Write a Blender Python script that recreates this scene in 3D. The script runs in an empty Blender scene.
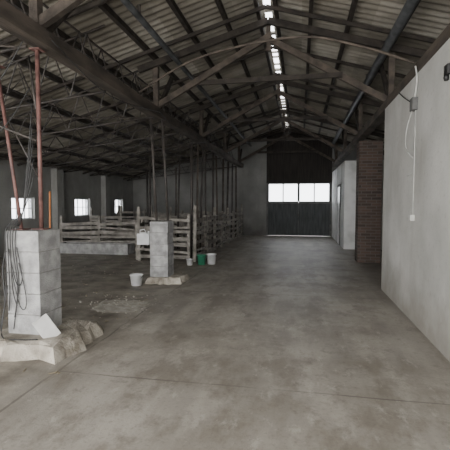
import bpy, bmesh, math, random
from mathutils import Vector, Matrix
random.seed(7)
S = bpy.context.scene
R = random.uniform

# ------------------------------------------------------------ materials
def nmat(name, c1, c2, scale=4, rough=0.85, detail=8, bump=0.15, bscale=40, c3=None, metallic=0.0, stretch=(1,1,1), lo=.35, hi=.65):
    m = bpy.data.materials.new(name); m.use_nodes = True
    N = m.node_tree.nodes; L = m.node_tree.links
    b = N['Principled BSDF']; b.inputs['Roughness'].default_value = rough
    b.inputs['Metallic'].default_value = metallic
    tc = N.new('ShaderNodeTexCoord'); mp = N.new('ShaderNodeMapping'); mp.inputs['Scale'].default_value = stretch
    L.new(tc.outputs['Object'], mp.inputs[0])
    n = N.new('ShaderNodeTexNoise'); n.inputs['Scale'].default_value = scale; n.inputs['Detail'].default_value = detail
    L.new(mp.outputs[0], n.inputs['Vector'])
    r = N.new('ShaderNodeValToRGB'); r.color_ramp.elements[0].position = lo; r.color_ramp.elements[1].position = hi
    r.color_ramp.elements[0].color = (*c1, 1); r.color_ramp.elements[1].color = (*c2, 1)
    if c3:
        e = r.color_ramp.elements.new((lo+hi)/2); e.color = (*c3, 1)
    L.new(n.outputs['Fac'], r.inputs[0]); L.new(r.outputs[0], b.inputs['Base Color'])
    n2 = N.new('ShaderNodeTexNoise'); n2.inputs['Scale'].default_value = bscale; n2.inputs['Detail'].default_value = 4
    L.new(mp.outputs[0], n2.inputs['Vector'])
    bp = N.new('ShaderNodeBump'); bp.inputs['Strength'].default_value = bump; bp.inputs['Distance'].default_value = 0.02
    L.new(n2.outputs['Fac'], bp.inputs['Height']); L.new(bp.outputs[0], b.inputs['Normal'])
    m['out'] = r.name
    return m

def mathn(N, L, op, a, b=None, c=None):
    n = N.new('ShaderNodeMath'); n.operation = op
    for i, v in enumerate((a, b, c)):
        if v is None: continue
        if isinstance(v, (int, float)): n.inputs[i].default_value = v
        else: L.new(v, n.inputs[i])
    return n.outputs[0]

def mixc(N, L, fac, a, b):
    n = N.new('ShaderNodeMix'); n.data_type = 'RGBA'
    if isinstance(fac, (int, float)): n.inputs[0].default_value = fac
    else: L.new(fac, n.inputs[0])
    for i, v in ((6, a), (7, b)):
        if isinstance(v, tuple): n.inputs[i].default_value = (*v, 1)
        else: L.new(v, n.inputs[i])
    return n.outputs[2]

def noisefac(N, L, tc, scale, lo, hi, amt, loc=(0, 0, 0), sc=(1, 1, 1), rough=.6):
    mp = N.new('ShaderNodeMapping'); mp.inputs['Location'].default_value = loc; mp.inputs['Scale'].default_value = sc
    L.new(tc.outputs['Object'], mp.inputs[0])
    n = N.new('ShaderNodeTexNoise'); n.inputs['Scale'].default_value = scale; n.inputs['Detail'].default_value = 10; n.inputs['Roughness'].default_value = rough
    L.new(mp.outputs[0], n.inputs['Vector'])
    mr = N.new('ShaderNodeMapRange'); mr.inputs[1].default_value = lo; mr.inputs[2].default_value = hi; mr.inputs[4].default_value = amt
    L.new(n.outputs['Fac'], mr.inputs[0]); return mr.outputs[0]

M_wood = nmat('old_timber', (.03, .024, .019), (.09, .072, .057), 6, bump=.4, stretch=(1, .3, 1))
M_woodd = nmat('dark_timber', (.014, .011, .009), (.042, .034, .027), 6, bump=.4)
M_gable = nmat('dark_gable_boards', (.012, .01, .009), (.03, .025, .021), 3, bump=.4, stretch=(6, 1, .5))
M_rail = nmat('weathered_plank', (.13, .12, .105), (.31, .29, .26), 5, bump=.3)
M_steel = nmat('dark_steel', (.02, .018, .017), (.06, .05, .043), 9, rough=.6, bump=.1)
M_rust = nmat('rust_red_paint', (.075, .036, .032), (.16, .08, .068), 12, rough=.6, bump=.1)
M_pipe = nmat('grey_pipe', (.035, .038, .04), (.09, .095, .10), 5, rough=.55)
M_block = nmat('concrete_block', (.22, .22, .22), (.39, .39, .385), 7, bump=.5, bscale=70)
M_mortar = nmat('mortar', (.17, .165, .155), (.26, .25, .24), 20)
M_plinth = nmat('rough_concrete', (.17, .15, .12), (.45, .415, .355), 4, bump=.8, bscale=25)
M_white = nmat('white_plastic', (.66, .67, .68), (.8, .81, .82), 5, rough=.4, bump=.02)
M_tile = nmat('pale_board', (.42, .42, .41), (.58, .58, .56), 5, rough=.6, bump=.05)
M_green = nmat('green_plastic', (.04, .22, .13), (.07, .33, .2), 5, rough=.4, bump=.02)
M_orange = nmat('orange_plastic', (.35, .13, .05), (.5, .2, .07), 5, rough=.5, bump=.02)
M_cable = nmat('pale_cable', (.38, .38, .36), (.52, .52, .49), 9, rough=.5, bump=.02)
M_black = nmat('black_rubber', (.012, .012, .012), (.03, .03, .03), 9, rough=.5, bump=.02)
M_door = nmat('door_planks_dark', (.035, .04, .042), (.075, .082, .085), 4, rough=.7, stretch=(3, 1, .4))
M_frame = nmat('door_frame_paint', (.08, .08, .08), (.15, .15, .145), 6)
M_wframe = nmat('window_frame_paint', (.4, .41, .42), (.6, .61, .62), 6)
M_whitew = nmat('whitewash', (.42, .43, .42), (.66, .67, .66), 1.6, bump=.2, c3=(.58, .59, .58))
M_stone = nmat('salt_crumbs', (.30, .28, .24), (.46, .44, .39), 9)
M_straw = nmat('straw', (.16, .13, .08), (.30, .25, .16), 9)

def plaster(name, lo, hi, dirt, zdirt=.5, blot=.35):
    m = nmat(name, lo, hi, 1.1, bump=.35, bscale=18, lo=.3, hi=.7, detail=10)
    N = m.node_tree.nodes; L = m.node_tree.links
    b = N['Principled BSDF']; r = N[m['out']]
    tc = N.new('ShaderNodeTexCoord'); sp = N.new('ShaderNodeSeparateXYZ'); L.new(tc.outputs['Object'], sp.inputs[0])
    n = N.new('ShaderNodeTexNoise'); n.inputs['Scale'].default_value = 3.0; n.inputs['Detail'].default_value = 9
    L.new(tc.outputs['Object'], n.inputs['Vector'])
    h = mathn(N, L, 'MULTIPLY_ADD', n.outputs['Fac'], 1.1, -.35)
    f = mathn(N, L, 'SUBTRACT', h, sp.outputs[2])
    mr = N.new('ShaderNodeMapRange'); mr.inputs[1].default_value = -zdirt; mr.inputs[2].default_value = .25; L.new(f, mr.inputs[0])
    ff = mathn(N, L, 'MULTIPLY', mr.outputs[0], .8)
    c = mixc(N, L, ff, r.outputs[0], dirt)
    c = mixc(N, L, noisefac(N, L, tc, 14, .56, .74, blot), c, dirt)
    c = mixc(N, L, noisefac(N, L, tc, 1.2, .5, .7, blot, (3, 5, 1), (1, 1, .4)), c, dirt)
    L.new(c, b.inputs['Base Color'])
    return m
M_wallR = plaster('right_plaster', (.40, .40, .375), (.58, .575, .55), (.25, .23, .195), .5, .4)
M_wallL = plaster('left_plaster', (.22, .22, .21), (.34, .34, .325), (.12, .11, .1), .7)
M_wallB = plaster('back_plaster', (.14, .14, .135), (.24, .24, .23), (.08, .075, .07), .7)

def floor_mat():
    m = nmat('concrete_floor', (.20, .182, .155), (.35, .325, .285), .9, rough=.5, bump=.12, bscale=45, lo=.34, hi=.64, detail=12)
    N = m.node_tree.nodes; L = m.node_tree.links
    b = N['Principled BSDF']; r = N[m['out']]
    tc = N.new('ShaderNodeTexCoord'); sp = N.new('ShaderNodeSeparateXYZ'); L.new(tc.outputs['Object'], sp.inputs[0])
    n = N.new('ShaderNodeTexNoise'); n.inputs['Scale'].default_value = 1.3; n.inputs['Detail'].default_value = 10
    L.new(tc.outputs['Object'], n.inputs['Vector'])
    x = mathn(N, L, 'MULTIPLY_ADD', n.outputs['Fac'], 1.6, sp.outputs[0])
    mr = N.new('ShaderNodeMapRange'); mr.inputs[1].default_value = -1.35; mr.inputs[2].default_value = -1.9
    L.new(x, mr.inputs[0])
    nd = N.new('ShaderNodeTexNoise'); nd.inputs['Scale'].default_value = 2.2; nd.inputs['Detail'].default_value = 12; nd.inputs['Roughness'].default_value = .65
    L.new(tc.outputs['Object'], nd.inputs['Vector'])
    rd = N.new('ShaderNodeValToRGB'); rd.color_ramp.elements[0].color = (.08, .068, .054, 1); rd.color_ramp.elements[1].color = (.33, .30, .25, 1)
    rd.color_ramp.elements[0].position = .36; rd.color_ramp.elements[1].position = .64
    L.new(nd.outputs['Fac'], rd.inputs[0])
    c = r.outputs[0]
    c = mixc(N, L, noisefac(N, L, tc, 1.2, .42, .66, .6, (0, 0, 0), (2.2, .3, 1)), c, (.45, .42, .37))
    c = mixc(N, L, noisefac(N, L, tc, 2.0, .49, .6, .6, (7, 3, 0), (1, .6, 1), .7), c, (.14, .12, .095))
    c = mixc(N, L, noisefac(N, L, tc, .7, .48, .6, .45, (1, 9, 0), (1, 1, 1), .7), c, (.17, .15, .12))
    c = mixc(N, L, noisefac(N, L, tc, 5, .54, .64, .45, (2, 2, 0), (1, 1, 1), .75), c, (.12, .105, .085))
    c = mixc(N, L, noisefac(N, L, tc, 6, .56, .64, .4, (12, 2, 0), (1, .5, 1), .75), c, (.5, .47, .42))
    c = mixc(N, L, noisefac(N, L, tc, 30, .54, .72, .45), c, (.12, .105, .09))
    c = mixc(N, L, mathn(N, L, 'MULTIPLY', mr.outputs[0], .9), c, rd.outputs[0])
    g = mathn(N, L, 'MULTIPLY_ADD', n.outputs['Fac'], .7, sp.outputs[0])
    mg = N.new('ShaderNodeMapRange'); mg.inputs[1].default_value = 1.35; mg.inputs[2].default_value = 2.0; mg.inputs[4].default_value = .45; L.new(g, mg.inputs[0])
    c = mixc(N, L, mg.outputs[0], c, (.17, .15, .125))
    wob = mathn(N, L, 'MULTIPLY_ADD', n.outputs['Fac'], .06, sp.outputs[1])
    fy = mathn(N, L, 'ABSOLUTE', mathn(N, L, 'SUBTRACT', mathn(N, L, 'FRACT', mathn(N, L, 'DIVIDE', mathn(N, L, 'SUBTRACT', wob, 1.6), 3.6)), .5))
    j1 = mathn(N, L, 'LESS_THAN', fy, .0026)
    wx = mathn(N, L, 'MULTIPLY_ADD', n.outputs['Fac'], .12, sp.outputs[0])
    j2 = mathn(N, L, 'LESS_THAN', mathn(N, L, 'ABSOLUTE', mathn(N, L, 'ADD', wx, 2.2)), .012)
    inx = mathn(N, L, 'GREATER_THAN', sp.outputs[0], -2.25)
    j = mathn(N, L, 'MAXIMUM', mathn(N, L, 'MULTIPLY', j1, inx), j2)
    jn = mathn(N, L, 'MULTIPLY', j, noisefac(N, L, tc, 2, .35, .55, .65, (4, 1, 0)))
    c = mixc(N, L, jn, c, (.07, .06, .05))
    L.new(c, b.inputs['Base Color'])
    return m
M_floor = floor_mat()

def roof_mat():
    m = nmat('fibre_cement_sheet', (.23, .21, .175), (.42, .40, .35), 1.4, bump=.1, detail=10, lo=.3, hi=.7)
    N = m.node_tree.nodes; L = m.node_tree.links
    b = N['Principled BSDF']; r = N[m['out']]
    tc = N.new('ShaderNodeTexCoord'); sp = N.new('ShaderNodeSeparateXYZ'); L.new(tc.outputs['Object'], sp.inputs[0])
    cb = N.new('ShaderNodeCombineXYZ')
    L.new(mathn(N, L, 'FLOOR', mathn(N, L, 'DIVIDE', sp.outputs[0], 1.18)), cb.inputs[0])
    L.new(mathn(N, L, 'FLOOR', mathn(N, L, 'DIVIDE', sp.outputs[1], 1.08)), cb.inputs[1])
    wn = N.new('ShaderNodeTexWhiteNoise'); L.new(cb.outputs[0], wn.inputs['Vector'])
    c = mixc(N, L, mathn(N, L, 'MULTIPLY', wn.outputs['Value'], .65), r.outputs[0], (.13, .115, .09))
    c = mixc(N, L, noisefac(N, L, tc, 1.6, .45, .62, .6, (2, 4, 0), (.5, 1, 1), .7), c, (.09, .08, .065))
    L.new(c, b.inputs['Base Color'])
    return m
M_roof = roof_mat()

def brick_mat():
    m = bpy.data.materials.new('red_brick'); m.use_nodes = True
    N = m.node_tree.nodes; L = m.node_tree.links; b = N['Principled BSDF']; b.inputs['Roughness'].default_value = .9
    tc = N.new('ShaderNodeTexCoord'); sp = N.new('ShaderNodeSeparateXYZ'); L.new(tc.outputs['Object'], sp.inputs[0])
    cb = N.new('ShaderNodeCombineXYZ'); L.new(mathn(N, L, 'ADD', sp.outputs[0], sp.outputs[1]), cb.inputs[0]); L.new(sp.outputs[2], cb.inputs[1])
    br = N.new('ShaderNodeTexBrick'); L.new(cb.outputs[0], br.inputs[0])
    br.inputs['Color1'].default_value = (.05, .036, .03, 1); br.inputs['Color2'].default_value = (.10, .068, .054, 1); br.inputs['Mortar'].default_value = (.10, .092, .084, 1)
    br.inputs['Scale'].default_value = 1; br.inputs['Brick Width'].default_value = .26; br.inputs['Row Height'].default_value = .08; br.inputs['Mortar Size'].default_value = .008
    L.new(br.outputs[0], b.inputs['Base Color'])
    bp = N.new('ShaderNodeBump'); bp.invert = True; bp.inputs['Distance'].default_value = .01; L.new(br.outputs['Fac'], bp.inputs['Height']); L.new(bp.outputs[0], b.inputs['Normal'])
    return m
M_brick = brick_mat()

def glass_mat():
    m = bpy.data.materials.new('dusty_glass'); m.use_nodes = True
    N = m.node_tree.nodes; L = m.node_tree.links
    for n in list(N):
        if n.type == 'BSDF_PRINCIPLED': N.remove(n)
    t = N.new('ShaderNodeBsdfTransparent'); t.inputs[0].default_value = (.98, .99, 1, 1)
    g = N.new('ShaderNodeBsdfTranslucent'); g.inputs[0].default_value = (.95, .96, .98, 1)
    mx = N.new('ShaderNodeMixShader'); mx.inputs[0].default_value = .1
    L.new(t.outputs[0], mx.inputs[1]); L.new(g.outputs[0], mx.inputs[2])
    L.new(mx.outputs[0], N['Material Output'].inputs[0])
    return m
M_glass = glass_mat()

# ------------------------------------------------------------ mesh builder
class B:
    def __init__(s): s.bm = bmesh.new(); s.mats = []
    def mi(s, m):
        if m not in s.mats: s.mats.append(m)
        return s.mats.index(m)
    def box(s, x0, x1, y0, y1, z0, z1, m):
        i = s.mi(m)
        v = [s.bm.verts.new((x, y, z)) for x in (x0, x1) for y in (y0, y1) for z in (z0, z1)]
        for f in ((0, 1, 3, 2), (4, 6, 7, 5), (0, 4, 5, 1), (2, 3, 7, 6), (0, 2, 6, 4), (1, 5, 7, 3)):
            s.bm.faces.new([v[k] for k in f]).material_index = i
    def beam(s, a, b, w, h, m, roll=0):
        a = Vector(a); b = Vector(b); d = (b-a).normalized()
        up = Vector((0, 0, 1)) if abs(d.z) < .95 else Vector((0, 1, 0))
        sx = d.cross(up).normalized(); u = sx.cross(d).normalized()
        i = s.mi(m); v = []
        for p in (a, b):
            for q in ((-1, -1), (1, -1), (1, 1), (-1, 1)):
                v.append(s.bm.verts.new(p+sx*q[0]*w/2+u*q[1]*h/2))
        for f in ((3, 2, 1, 0), (4, 5, 6, 7), (0, 1, 5, 4), (1, 2, 6, 5), (2, 3, 7, 6), (3, 0, 4, 7)):
            s.bm.faces.new([v[k] for k in f]).material_index = i
    def tube(s, pts, r, m, n=8, rend=None):
        pts = [Vector(p) for p in pts]; i = s.mi(m); rings = []
        for k, p in enumerate(pts):
            d = (pts[min(k+1, len(pts)-1)]-pts[max(k-1, 0)]).normalized()
            up = Vector((0, 0, 1)) if abs(d.z) < .9 else Vector((0, 1, 0))
            sx = d.cross(up).normalized(); u = sx.cross(d).normalized()
            rr = r if rend is None else r+(rend-r)*k/(len(pts)-1)
            rings.append([s.bm.verts.new(p+sx*math.cos(t*2*math.pi/n)*rr+u*math.sin(t*2*math.pi/n)*rr) for t in range(n)])
        for a, b in zip(rings, rings[1:]):
            for t in range(n):
                f = s.bm.faces.new((a[t], a[(t+1) % n], b[(t+1) % n], b[t])); f.material_index = i; f.smooth = n > 5
        s.bm.faces.new(rings[0][::-1]).material_index = i; s.bm.faces.new(rings[-1]).material_index = i
    def lathe(s, prof, c, m, n=24):
        i = s.mi(m); c = Vector(c); rings = []
        for r, z in prof:
            rings.append([s.bm.verts.new(c+Vector((math.cos(t*2*math.pi/n)*r, math.sin(t*2*math.pi/n)*r, z))) for t in range(n)])
        for a, b in zip(rings, rings[1:]):
            for t in range(n):
                f = s.bm.faces.new((a[t], a[(t+1) % n], b[(t+1) % n], b[t])); f.material_index = i; f.smooth = True
        s.bm.faces.new(rings[0][::-1]).material_index = i
        s.bm.faces.new(rings[-1]).material_index = i
    def done(s, name, bevel=0, parent=None):
        bmesh.ops.recalc_face_normals(s.bm, faces=s.bm.faces)
        me = bpy.data.meshes.new(name); s.bm.to_mesh(me); s.bm.free()
        for m in s.mats: me.materials.append(m)
        o = bpy.data.objects.new(name, me); S.collection.objects.link(o)
        if bevel:
            md = o.modifiers.new('b', 'BEVEL'); md.width = bevel; md.segments = 2; md.limit_method = 'ANGLE'
        if parent: o.parent = parent
        return o

def smooth_pts(P, n=6):
    P = [Vector(p) for p in P]; out = []
    for k in range(len(P)-1):
        p0 = P[max(k-1, 0)]; p1 = P[k]; p2 = P[k+1]; p3 = P[min(k+2, len(P)-1)]
        for j in range(n):
            t = j/n
            out.append(.5*((2*p1)+(p2-p0)*t+(2*p0-5*p1+4*p2-p3)*t*t+(3*p1-p0-3*p2+p3)*t**3))
    out.append(P[-1]); return out

XR = -.62; ZR = 5.2; SL = .289; Y0 = -2.5; YB = 19.7; XL = -8.58; XO = 4.5; XW = 1.5
def rz(x): return ZR-SL*abs(x-XR)

# ------------------------------------------------------------ shell
b = B(); b.box(XL-.3, XO+.3, Y0-3, YB+.3, -.15, 0, M_floor); b.done('floor')

wins = [(-.6, .5), (3.4, 4.5), (7.05, 8.1), (10.73, 11.80), (14.2, 15.35), (17.6, 18.5)]
b = B(); wz0, wz1 = 1.08, 1.78; y = Y0
for a, c in wins:
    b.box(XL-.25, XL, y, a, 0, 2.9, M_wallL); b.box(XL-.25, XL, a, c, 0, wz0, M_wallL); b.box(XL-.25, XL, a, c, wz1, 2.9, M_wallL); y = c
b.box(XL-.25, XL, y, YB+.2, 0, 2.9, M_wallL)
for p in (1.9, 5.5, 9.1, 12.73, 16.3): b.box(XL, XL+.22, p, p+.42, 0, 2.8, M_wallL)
b.done('wall_left')
for k, (a, c) in enumerate(wins):
    b = B(); X = XL-.12; t = .04
    b.box(X-.03, X+.03, a, c, wz0, wz0+t, M_wframe); b.box(X-.03, X+.03, a, c, wz1-t, wz1, M_wframe)
    for yy in (a, c-t): b.box(X-.03, X+.03, yy, yy+t, wz0+t, wz1-t, M_wframe)
    for q in (1/3, 2/3): b.box(X-.02, X+.02, a+(c-a)*q-.012, a+(c-a)*q+.012, wz0+t, wz1-t, M_wframe)
    b.box(X-.02, X+.02, a+t, c-t, (wz0+wz1)/2-.01, (wz0+wz1)/2+.01, M_wframe)
    b.box(X-.004, X+.004, a+t, c-t, wz0+t, wz1-t, M_glass)
    b.done('window_%d' % (k+1))

DX0, DX1, DZ = -1.62, 1.48, 2.57
b = B(); i = b.mi(M_wallB)
def prism(bb, pts, y0, y1, m):
    i = bb.mi(m); f = [bb.bm.verts.new((x, y0, z)) for x, z in pts]; g = [bb.bm.verts.new((x, y1, z)) for x, z in pts]
    bb.bm.faces.new(f).material_index = i; bb.bm.faces.new(g[::-1]).material_index = i
    for k in range(len(pts)):
        bb.bm.faces.new((f[k], g[k], g[(k+1) % len(pts)], f[(k+1) % len(pts)])).material_index = i
e = .04
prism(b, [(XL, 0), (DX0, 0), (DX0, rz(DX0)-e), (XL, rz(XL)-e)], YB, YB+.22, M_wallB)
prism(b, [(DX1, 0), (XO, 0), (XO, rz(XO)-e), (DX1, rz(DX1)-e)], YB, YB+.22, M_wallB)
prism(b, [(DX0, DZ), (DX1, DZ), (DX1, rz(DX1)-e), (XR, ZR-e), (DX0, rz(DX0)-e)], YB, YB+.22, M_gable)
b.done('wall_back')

b = B(); yd = YB+.04
b.box(DX0, DX0+.07, yd, yd+.12, 0, DZ, M_frame); b.box(DX1-.07, DX1, yd, yd+.12, 0, DZ, M_frame); b.box(DX0+.07, DX1-.07, yd, yd+.12, DZ-.05, DZ, M_frame)
xm = (DX0+DX1)/2
for a, c in ((DX0+.07, xm-.004), (xm+.004, DX1-.07)):
    b.box(a, c, yd+.02, yd+.08, .012, 1.68, M_door)
    n = 9
    for k in range(n):
        q = a+(c-a)*k/n; b.box(q+.006, q+(c-a)/n-.006, yd+.005, yd+.02, .05, 1.62, M_door)
    for z in (.08, .82, 1.56): b.box(a, c, yd-.02, yd+.005, z, z+.1, M_frame if z > 1 else M_door)
    for q in (a, (a+c)/2-.025, c-.05): b.box(q, q+.05, yd+.01, yd+.08, 1.68, DZ-.05, M_door)
    for g0, g1 in ((a+.05, (a+c)/2-.025), ((a+c)/2+.025, c-.05)):
        b.box(g0, g1, yd+.045, yd+.05, 1.68, DZ-.05, M_glass)
b.box(xm-.05, xm+.05, yd+.02, yd+.1, 1.68, DZ-.05, M_frame)
b.box(xm-.012, xm+.012, yd+.0, yd+.03, .01, 1.6, M_frame)
b.box(xm-.06, xm+.06, yd-.05, yd-.02, 1.0, 1.04, M_steel)
b.done('door_1')

b = B(); b.box(XW, XW+.22, Y0, 7.77, 0, 3.3, M_wallR); b.box(XW+.22, XO, 7.55, 7.77, 0, 3.3, M_wallR); b.done('wall_right')
b = B(); b.box(XO, XO+.2, Y0, YB+.2, 0, rz(XO)-.05, M_wallB); b.done('wall_right_outer')
b = B(); b.box(XW, XO-.02, 14.36, YB-.01, 0, 3.05, M_whitew)
b.box(XW-.03, XW, 15.6, 15.66, 0, 2.3, M_frame); b.box(XW-.03, XW, 16.6, 16.66, 0, 2.3, M_frame); b.box(XW-.03, XW, 15.66, 16.6, 2.24, 2.3, M_frame)
b.box(XW-.02, XW, 15.68, 16.58, .02, 2.22, M_white)
b.done('wall_whitewashed_room')
b = B(); b.box(2.0, 2.2, 11.7, 14.34, 0, 3.05, M_whitew); b.done('wall_right_recess')
b = B(); b.box(1.53, 2.13, 11.14, 11.68, 0, 3.24, M_brick); b.done('brick_pier', .008)
b = B(); b.beam((1.6, Y0, 3.38), (1.6, YB-.02, 3.38), .2, .15, M_wood); b.done('wall_plate_timber')

# ------------------------------------------------------------ corrugated roof
def roof(name, xa, xb):
    bm = bmesh.new(); st = .0295; n = int((YB+.6-Y0)/st); ns = 7; prev = None
    for k in range(n+1):
        y = Y0+k*st; o = .026*math.sin(y*2*math.pi/.177)
        row = []
        for j in range(ns+1):
            x = xa+(xb-xa)*j/ns; row.append(bm.verts.new((x, y, rz(x)+o)))
        if prev:
            for j in range(ns):
                f = bm.faces.new((prev[j], prev[j+1], row[j+1], row[j])); f.smooth = True
        prev = row
    me = bpy.data.meshes.new(name); bm.to_mesh(me); bm.free(); me.materials.append(M_roof)
    o = bpy.data.objects.new(name, me); S.collection.objects.link(o)
    md = o.modifiers.new('s', 'SOLIDIFY'); md.thickness = .006
    return o
roof('ceiling', XL-.3, XR-.065)
roof('ceiling_right_slope', XR+.065, XO+.3)
b = B(); y = Y0
while y < YB:
    l = R(.05, .16) if y < 13 else R(.1, .3)
    o1 = R(-.07, .05)
    b.box(XR-.15+max(o1, -.03), XR+.15, y, min(y+l, YB+.1), ZR+.015, ZR+.05, M_roof); y += l+(R(.2, .55) if y < 14 else .2)
b.done('roof_ridge_cap')

b = B()
for x in (-8.2, -7.3, -6.4, -5.5, -4.6, -3.7, -2.85, -2.0, -1.35, -.78, -.46, .15, .8, 1.6, 2.5, 3.4, 4.3):
    b.beam((x, Y0, rz(x)-.085), (x, YB-.01, rz(x)-.085), .065, .1, M_woodd if x > -3 else M_steel)
b.done('roof_purlins')

b = B()
pts = [(-2.86+R(-.02, .02), Y0+k*(YB-.02-Y0)/12, 3.42+R(-.025, .025)) for k in range(13)]
for p, q in zip(pts, pts[1:]): b.beam(p, q, .18, .18, M_wood)
b.done('longitudinal_timber_beam')

PY = [.31, 4.06, 7.8, 11.55, 15.3, 18.9]
for k, y in enumerate(PY):
    b = B()
    b.beam((-2.86, y, 3.55), (XR+.05, y, 4.78), .08, .11, M_wood)
    b.beam((1.6, y+.11, 3.47), (XR-.05, y+.11, 4.78), .08, .11, M_wood)
    b.beam((XR, y+.05, 4.5), (XR, y+.05, 5.05), .08, .1, M_wood)
    b.beam((-3.2, y-.1, rz(-3.2)-.2), (XR, y-.1, ZR-.2), .08, .12, M_woodd)
    b.beam((4.2, y-.1, rz(4.2)-.2), (XR, y-.1, ZR-.2), .08, .12, M_woodd)
    b.beam((-2.86, y-.02, 3.5), (-2.86, y-.02, rz(-2.86)-.13), .1, .1, M_wood)
    b.beam((1.6, y, 3.44), (1.6, y, rz(1.6)-.13), .1, .1, M_wood)
    b.beam((-2.0, y+.05, 3.98), (.75, y+.05, 3.98), .05, .09, M_woodd)
    b.beam((1.6, y+.1, 3.5), (1.6, y+1.0, rz(1.6)-.14), .07, .09, M_woodd)
    b.beam((-2.86, y+.1, 3.5), (-2.86, y+1.0, rz(-2.86)-.14), .07, .09, M_woodd)
    b.done('roof_truss')
b = B()
y = Y0+.4
while y < YB:
    if min(abs(y-p) for p in PY) > .4:
        b.beam((XL+.1, y, rz(XL+.1)-.17), (XR, y, ZR-.17), .045, .06, M_woodd)
        b.beam((XO-.1, y, rz(XO-.1)-.17), (XR, y, ZR-.17), .045, .06, M_woodd)
    y += 1.86
b.done('roof_rafters')

b = B()
for k, y in enumerate(PY + [5.9, 9.7, 13.4]):
    n = 9
    XT = XL+.04
    def lo(t): return (XT+t*(-3.0-XT), y, 2.72+.62*t)
    def hi(t): return (XT+t*(-3.0-XT), y, rz(XT+t*(-3.0-XT))-.17)
    b.tube([lo(0), lo(1)], .02, M_steel, 6); b.tube([hi(0), hi(1)], .02, M_steel, 6)
    for j in range(n):
        b.tube([lo(j/n), hi((j+.5)/n)], .012, M_steel, 5); b.tube([hi((j+.5)/n), lo((j+1)/n)], .012, M_steel, 5)
y = Y0+.2; X = -3.35
zt = rz(X)-.2
b.tube([(X, Y0, 3.62), (X, YB-.05, 3.62)], .018, M_steel, 6); b.tube([(X, Y0, zt), (X, YB-.05, zt)], .018, M_steel, 6)
while y < YB-.8:
    b.tube([(X, y, 3.62), (X, y+.35, zt)], .011, M_steel, 5); b.tube([(X, y+.35, zt), (X, y+.7, 3.62)], .011, M_steel, 5); y += .7
for X2 in (-5.0, -6.7):
    b.tube([(X2, Y0, rz(X2)-.35), (X2, YB-.05, rz(X2)-.35)], .016, M_steel, 6)
for ya in PY[:-1]:
    b.tube([(-8.3, ya, 2.75), (-3.1, ya+3.7, 3.32)], .012, M_steel, 5)
    b.tube([(-3.1, ya, 3.32), (-8.3, ya+3.7, 2.75)], .012, M_steel, 5)
b.tube(smooth_pts([(-2.97, 4.06, 3.5), (-3.6, 4.0, 2.75), (-4.6, 4.0, 3.1)]), .006, M_black, 6)
b.tube(smooth_pts([(-3.0, 4.1, 2.9), (-3.3, 3.9, 2.35), (-3.8, 3.8, 2.5), (-4.2, 3.9, 3.2)]), .006, M_black, 6)
# slack wires strung between the trusses
for k in range(16):
    x0, y0 = R(-6.5, -3.1), R(3.8, 10.5); x1, y1 = x0+R(-1.8, 1.2), y0+R(-1.5, 2.5); x1 = min(x1, -3.1)
    za, zb = 3.2+R(-.2, .5), 3.2+R(-.2, .5)
    b.tube(smooth_pts([(x0, y0, za), ((x0+x1)/2+R(-.2, .2), (y0+y1)/2, min(za, zb)-R(.1, .7)), (x1, y1, zb)]), .006, M_black, 5)
b.done('steel_lattice_roof_truss')

b = B()
b.tube([(1.45, Y0, rz(1.5)-.3), (1.45, YB-.05, rz(1.5)-.3)], .075, M_pipe, 14)
for y in [k*1.87+.2 for k in range(11)]: b.box(1.42, 1.48, y, y+.03, rz(1.5)-.24, rz(1.45)-.12, M_steel)
b.done('ventilation_pipe')
b = B()
b.tube([(-2.4, Y0, rz(-2.4)-.3), (-2.4, YB-.05, rz(-2.4)-.3)], .05, M_pipe, 14)
for y in [k*1.87+.2 for k in range(11)]: b.box(-2.42, -2.38, y, y+.03, rz(-2.4)-.27, rz(-2.4)-.12, M_steel)
b.done('ventilation_pipe')

# ------------------------------------------------------------ pillars
def slab(bb, cx, cy, rx, ry, h, m, n=18, seed=1):
    rnd = random.Random(seed); i = bb.mi(m); rings = []
    ang = [2*math.pi*k/n for k in range(n)]; off = [rnd.uniform(.86, 1.12) for _ in ang]
    for s, z in ((1.06, 0), (1.0, h*.45), (.93, h*.9), (.82, h)):
        ring = []
        for k, a in enumerate(ang):
            c, d = math.cos(a), math.sin(a); q = 1/max(abs(c), abs(d))**.75
            ring.append(bb.bm.verts.new((cx+c*q*rx*off[k]*s, cy+d*q*ry*off[k]*s, z+(rnd.uniform(-.02, .012) if h > .05 and 0 < z else 0))))
        rings.append(ring)
    for a, c in zip(rings, rings[1:]):
        for t in range(n): bb.bm.faces.new((a[t], a[(t+1) % n], c[(t+1) % n], c[t])).material_index = i
    bb.bm.faces.new(rings[-1]).material_index = i; bb.bm.faces.new(rings[0][::-1]).material_index = i

def pillar(cx, cy, top, w=.4, pl=(.5, .5), ph=.12, seed=1, off=(0, 0)):
    e = bpy.data.objects.new('concrete_block_pillar', None); S.collection.objects.link(e)
    b = B(); slab(b, cx+off[0], cy+off[1], pl[0], pl[1], ph+.02, M_plinth, n=30, seed=seed); b.done('plinth', parent=e)
    b = B(); z = ph; hh = (top-ph)/5; rnd = random.Random(seed)
    while z < top-.05:
        jx, jy = rnd.uniform(-.006, .006), rnd.uniform(-.006, .006)
        b.box(cx-w/2+jx, cx+w/2+jx, cy-w/2+jy, cy+w/2+jy, z+.003, z+hh-.003, M_block)
        z += hh
    b.done('blocks', .006, e)
    b = B(); b.box(cx-w/2+.01, cx+w/2-.01, cy-w/2+.01, cy+w/2-.01, ph-.05, top-.01, M_mortar); b.done('mortar', parent=e)
    return e
e1 = pillar(-2.97, 4.06, 1.3, seed=3, pl=(.54, .52), ph=.14, off=(.08, 0))
e2 = pillar(-2.78, 7.8, 1.23, w=.38, pl=(.36, .36), seed=5, ph=.1, off=(.12, 0))

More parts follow.
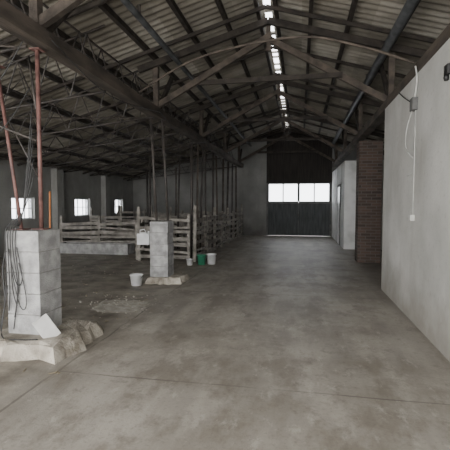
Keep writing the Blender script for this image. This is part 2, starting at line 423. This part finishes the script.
def post(name, a, c, r, m, parent=None):
    b = B(); b.tube([a, c], r, m, 12)
    b.box(a[0]-.07, a[0]+.07, a[1]-.07, a[1]+.07, a[2], a[2]+.012, m)
    b.box(c[0]-.06, c[0]+.06, c[1]-.06, c[1]+.06, c[2]-.012, c[2], m)
    return b.done(name, parent=parent)
post('steel_post', (-2.9, 4.1, 1.3), (-2.9, 4.1, 3.31), .024, M_rust, e1)
post('steel_post', (-3.08, 4.0, 1.3), (-3.5, 4.2, 3.2), .02, M_rust, e1)
post('steel_post', (-2.86, 7.72, 1.23), (-2.95, 7.7, 3.31), .028, M_steel, e2)
post('steel_post', (-2.68, 7.9, 1.23), (-2.8, 7.95, 3.31), .026, M_steel, e2)
b = B(); b.tube([(-2.93, 4.1, 2.65), (-3.3, 4.5, 3.4)], .014, M_steel, 6); b.tube([(-2.93, 4.1, 2.3), (-4.9, 4.1, 3.05)], .014, M_steel, 6); b.tube([(-2.93, 4.1, 1.9), (-3.35, 4.15, 2.6)], .01, M_steel, 6)
b.done('post_brace', parent=e1)

XF = -2.8
for (x, y, lx, m) in ((-2.98, 10.7, .05, M_steel), (-2.98, 11.5, .02, M_wood), (-2.98, 11.75, .12, M_steel), (-2.98, 12.6, -.02, M_steel), (-2.98, 13.5, .05, M_steel), (-2.98, 14.3, -.02, M_wood), (-2.98, 15.3, .05, M_wood), (-2.98, 16.4, .05, M_steel), (-2.98, 17.4, .05, M_steel), (-2.98, 18.6, .02, M_wood),
                      (-4.9, 12.55, .05, M_steel), (-5.2, 16.3, .05, M_wood), (-6.4, 16.2, 0, M_steel), (-4.2, 13.4, .1, M_steel)):
    ztop = 3.3 if x > -3.1 else 2.72+.62*(x-XL)/(-3.0-XL)
    b = B(); b.tube([(x, y, 0), (x+lx*.5+R(-.02, .02), y, ztop/2), (x+lx, y, ztop)], R(.028, .042), m, 10)
    b.box(x-.08, x+.08, y-.08, y+.08, 0, .015, m); b.done('support_pole')

# ------------------------------------------------------------ fences
def fence(p, q, top, nr=5, seed=0, name='wooden_pen_fence', can=None):
    rnd = random.Random(seed); p = Vector((*p, 0)); q = Vector((*q, 0)); d = q-p; Ln = d.length; d.normalize(); nrm = Vector((-d.y, d.x, 0))
    b = B(); n = max(1, round(Ln/1.3))
    for k in range(n+1):
        c = p+d*Ln*k/n; b.beam(c, c+Vector((rnd.uniform(-.02, .02), 0, top+rnd.uniform(.0, .35))), .075, .075, M_rail)
    for k in range(n):
        for j in range(nr):
            z = .14+(top-.2)*j/(nr-1)
            a = p+d*(Ln*k/n-.06)+Vector((0, 0, z+rnd.uniform(-.06, .06)))+nrm*(-.052-.02*(k % 2))
            c = p+d*(Ln*(k+1)/n+.06)+Vector((0, 0, z+rnd.uniform(-.06, .06)))+nrm*(-.052-.02*(k % 2))
            b.beam(a, c, .02, rnd.uniform(.06, .12), M_rail)
    return b.done(name)
f1 = fence((-4.35, 10.4), (-2.95, 10.4), 1.2, 7, 1)
fence((XF, 10.5), (XF, 19.4), 1.2, 6, 2)
fence((-7.9, 12.25), (-5.15, 12.25), .98, 6, 3)
fence((-4.5, 10.6), (-4.95, 12.1), 1.05, 6, 4)
fence((-8.2, 14.75), (-3.15, 14.75), 1.15, 6, 5)
fence((-8.2, 17.2), (-3.15, 17.2), 1.2, 6, 6)
b = B(); prism(b, [(-7.6, 0), (-7.6, .32), (-5.2, .32), (-5.2, 0)], 11.5, 11.55, M_block); prism(b, [(-7.6, 0), (-7.6, .32), (-5.2, .32), (-5.2, 0)], 11.95, 12.0, M_block)
b.box(-7.6, -7.55, 11.55, 11.95, 0, .32, M_block); b.box(-5.25, -5.2, 11.55, 11.95, 0, .32, M_block); b.box(-7.55, -5.25, 11.55, 11.95, 0, .06, M_block)
b.done('feeding_trough')

# ------------------------------------------------------------ small things
def bucket(name, c, r, h, m, handle=True):
    b = B()
    b.lathe([(r*.78, 0), (r*.98, h*.92), (r*1.05, h*.92), (r*1.05, h), (r*.95, h), (r*.76, .015)], c, m)
    if handle:
        P = [(c[0]+r*1.05*math.cos(t), c[1]-r*.55*math.sin(t), c[2]+h*.94-r*.75*math.sin(t)) for t in [math.pi*k/14 for k in range(15)]]
        b.tube(P, .004, M_steel, 6)
    return b.done(name)
bucket('plastic_bucket', (-3.12, 7.28, 0), .125, .21, M_white)
bucket('plastic_bucket', (-2.27, 10.2, 0), .13, .27, M_white)
bucket('green_bucket', (-2.5, 10.05, 0), .12, .25, M_green)
bucket('plastic_bucket', (-2.78, 9.9, 0), .09, .16, M_white)
b = B(); b.box(-4.3, -3.96, 10.1, 10.28, .48, .78, M_white); b.box(-4.22, -4.04, 10.13, 10.25, .78, .81, M_white)
b.tube([(-4.25, 10.19, .78), (-4.24, 10.19, .87), (-4.12, 10.19, .89), (-4.08, 10.19, .8)], .014, M_white, 8)
b.tube([(-4.0, 10.19, .78), (-4.0, 10.19, .84)], .025, M_white, 12)
b.tube([(-4.17, 10.19, .88), (-4.17, 10.32, 1.0)], .006, M_steel, 6)
b.done('white_jerrycan', .03, f1)
b = B(); b.box(-.085, .085, -.012, .012, 0, .27, M_tile); o = b.done('leaning_board', .004, e1)
o.location = (-2.6, 3.84, .14); o.rotation_euler = (math.radians(-14), math.radians(-30), math.radians(50))
b = B(); b.tube([(-3.43, 5.0, 0), (-3.43, 5.05, 1.76)], .012, M_orange, 8); b.box(-3.54, -3.32, 4.985, 5.01, 0, .05, M_steel)
for k in range(6): b.tube([(-3.53+k*.04, 4.99, .04), (-3.53+k*.04, 4.96, 0)], .004, M_steel, 5)
b.done('long_handled_rake')
b = B()
for k in range(5):
    x0 = -3.15+k*.03; P = [(-2.95, 4.06, 1.9+.2*k), (-3.02, 3.95, 1.5), (x0, 3.85, 1.33), (x0-.01, 3.838, 1.1), (x0+R(-.03, .04), 3.835, .75+R(-.1, .1)), (x0+R(-.05, .06), 3.83, .3+R(-.1, .25))]
    b.tube(smooth_pts(P), .006, M_black, 6)
b.tube(smooth_pts([(-3.12, 3.835, 1.1), (-3.05, 3.83, .78), (-3.0, 3.83, .7), (-2.96, 3.83, .8), (-3.02, 3.835, 1.12)]), .006, M_black, 6)
b.tube(smooth_pts([(-3.1, 3.835, .9), (-3.0, 3.825, .5), (-2.93, 3.825, .45), (-2.92, 3.83, .6), (-3.0, 3.835, .95)]), .005, M_black, 6)
b.tube(smooth_pts([(-3.14, 3.83, .7), (-3.16, 3.78, .4), (-3.12, 3.7, .17), (-2.9, 3.66, .165), (-2.7, 3.7, .165)]), .007, M_black, 6)
b.tube(smooth_pts([(-3.22, 4.0, 1.25), (-3.25, 3.9, .9), (-3.2, 3.85, .5), (-3.24, 3.8, .2)]), .009, M_black, 6)
b.done('hanging_wires', parent=e1)
b = B()
b.tube(smooth_pts([(-2.72, 4.1, 3.4), (-2.72, 5.5, 3.15), (-2.72, 7.6, 3.38)]), .007, M_black, 6)
b.tube(smooth_pts([(-2.72, 7.6, 3.38), (-2.72, 9.5, 3.1), (-2.72, 11.5, 3.38)]), .007, M_black, 6)
b.done('hanging_cable')

b = B(); yc = 5.68
b.tube(smooth_pts([(-2.74, 6.6, 3.5), (-1.9, 6.4, 3.84), (-1.1, 6.2, 3.97), (0, 5.9, 3.95), (.8, 5.8, 3.72), (1.45, 5.68, 3.42)]), .018, M_wood, 8)
b.done('bent_timber_pole')
b = B()
b.tube(smooth_pts([(1.46, yc, 3.38), (1.475, yc-.03, 3.2), (1.47, yc+.05, 2.95)]), .012, M_cable, 8)
b.tube([(1.489, yc+.05, 2.95), (1.489, yc+.05, 1.42)], .008, M_cable, 8)
b.tube(smooth_pts([(1.47, yc+.05, 2.9), (1.42, yc+.2, 2.6), (1.44, yc+.28, 2.35), (1.48, yc+.08, 2.2)]), .006, M_cable, 8)
b.tube(smooth_pts([(1.47, 6.6, 3.28), (1.46, 6.2, 3.1), (1.47, yc+.05, 2.9)]), .007, M_black, 8)
b.box(1.43, 1.498, yc-.02, yc+.12, 2.82, 2.98, M_frame); b.box(1.44, 1.498, yc+.0, yc+.1, 1.36, 1.44, M_cable)
b.tube([(1.489, yc+.05, 1.98), (1.489, yc+.4, 1.98)], .006, M_cable, 6)
b.done('electrical_conduit')
b = B(); b.box(1.46, 1.5, 4.5, 4.6, 2.92, 3.02, M_black); b.lathe([(.02, 0), (.03, .03), (.02, .06)], (1.47, 4.55, 2.86), M_black, 10); b.done('wall_switch_box')

b = B()
def clash(x, y): return any(abs(x-px) < .7 and abs(y-py) < .7 for px, py in ((-2.92, 4.06), (-2.7, 7.8), (-3.12, 7.28)))
for k in range(420):
    if k < 150: x, y = random.gauss(-2.75, .3), random.gauss(5.85, .3)
    else: x, y = R(-7.5, -2.1), R(3.2, 11.3)
    if clash(x, y): continue
    s = R(.004, .012); b.box(x-s, x+s, y-s*R(.5, 1), y+s, 0, s*R(.4, 1), M_stone if k < 240 else M_straw)
for k in range(260):
    x, y = R(-7, -2.2), R(3, 12); a = R(0, 3.14); l = R(.03, .08)
    if clash(x, y): continue
    b.beam((x, y, .004), (x+l*math.cos(a), y+l*math.sin(a), .004), .005, .005, M_straw)
b.done('floor_debris')
b = B(); slab(b, -2.75, 5.75, .36, .36, .006, M_stone, n=40, seed=11); b.done('spilled_lime_patch')

# ------------------------------------------------------------ light
w = bpy.data.worlds.new('sky'); S.world = w; w.use_nodes = True
bg = w.node_tree.nodes['Background']; bg.inputs[0].default_value = (.98, .985, 1, 1); bg.inputs[1].default_value = 6.5
ld = bpy.data.lights.new('daylight_front_opening', 'AREA'); ld.shape = 'RECTANGLE'; ld.size = 9.0; ld.size_y = 2.8; ld.energy = 560; ld.color = (1, .955, .88)
lo_ = bpy.data.objects.new('daylight_front_opening', ld); S.collection.objects.link(lo_)
lo_.location = (-2.6, -2.3, 1.5); lo_.rotation_euler = (math.radians(90+8), 0, 0)

cam = bpy.data.cameras.new('camera'); co = bpy.data.objects.new('camera', cam); S.collection.objects.link(co)
cam.sensor_width = 36; cam.lens = 32; cam.clip_start = .05
co.location = (0, 0, 1.6); co.rotation_euler = (math.radians(90-3.15), 0, math.radians(10.6))
S.camera = co
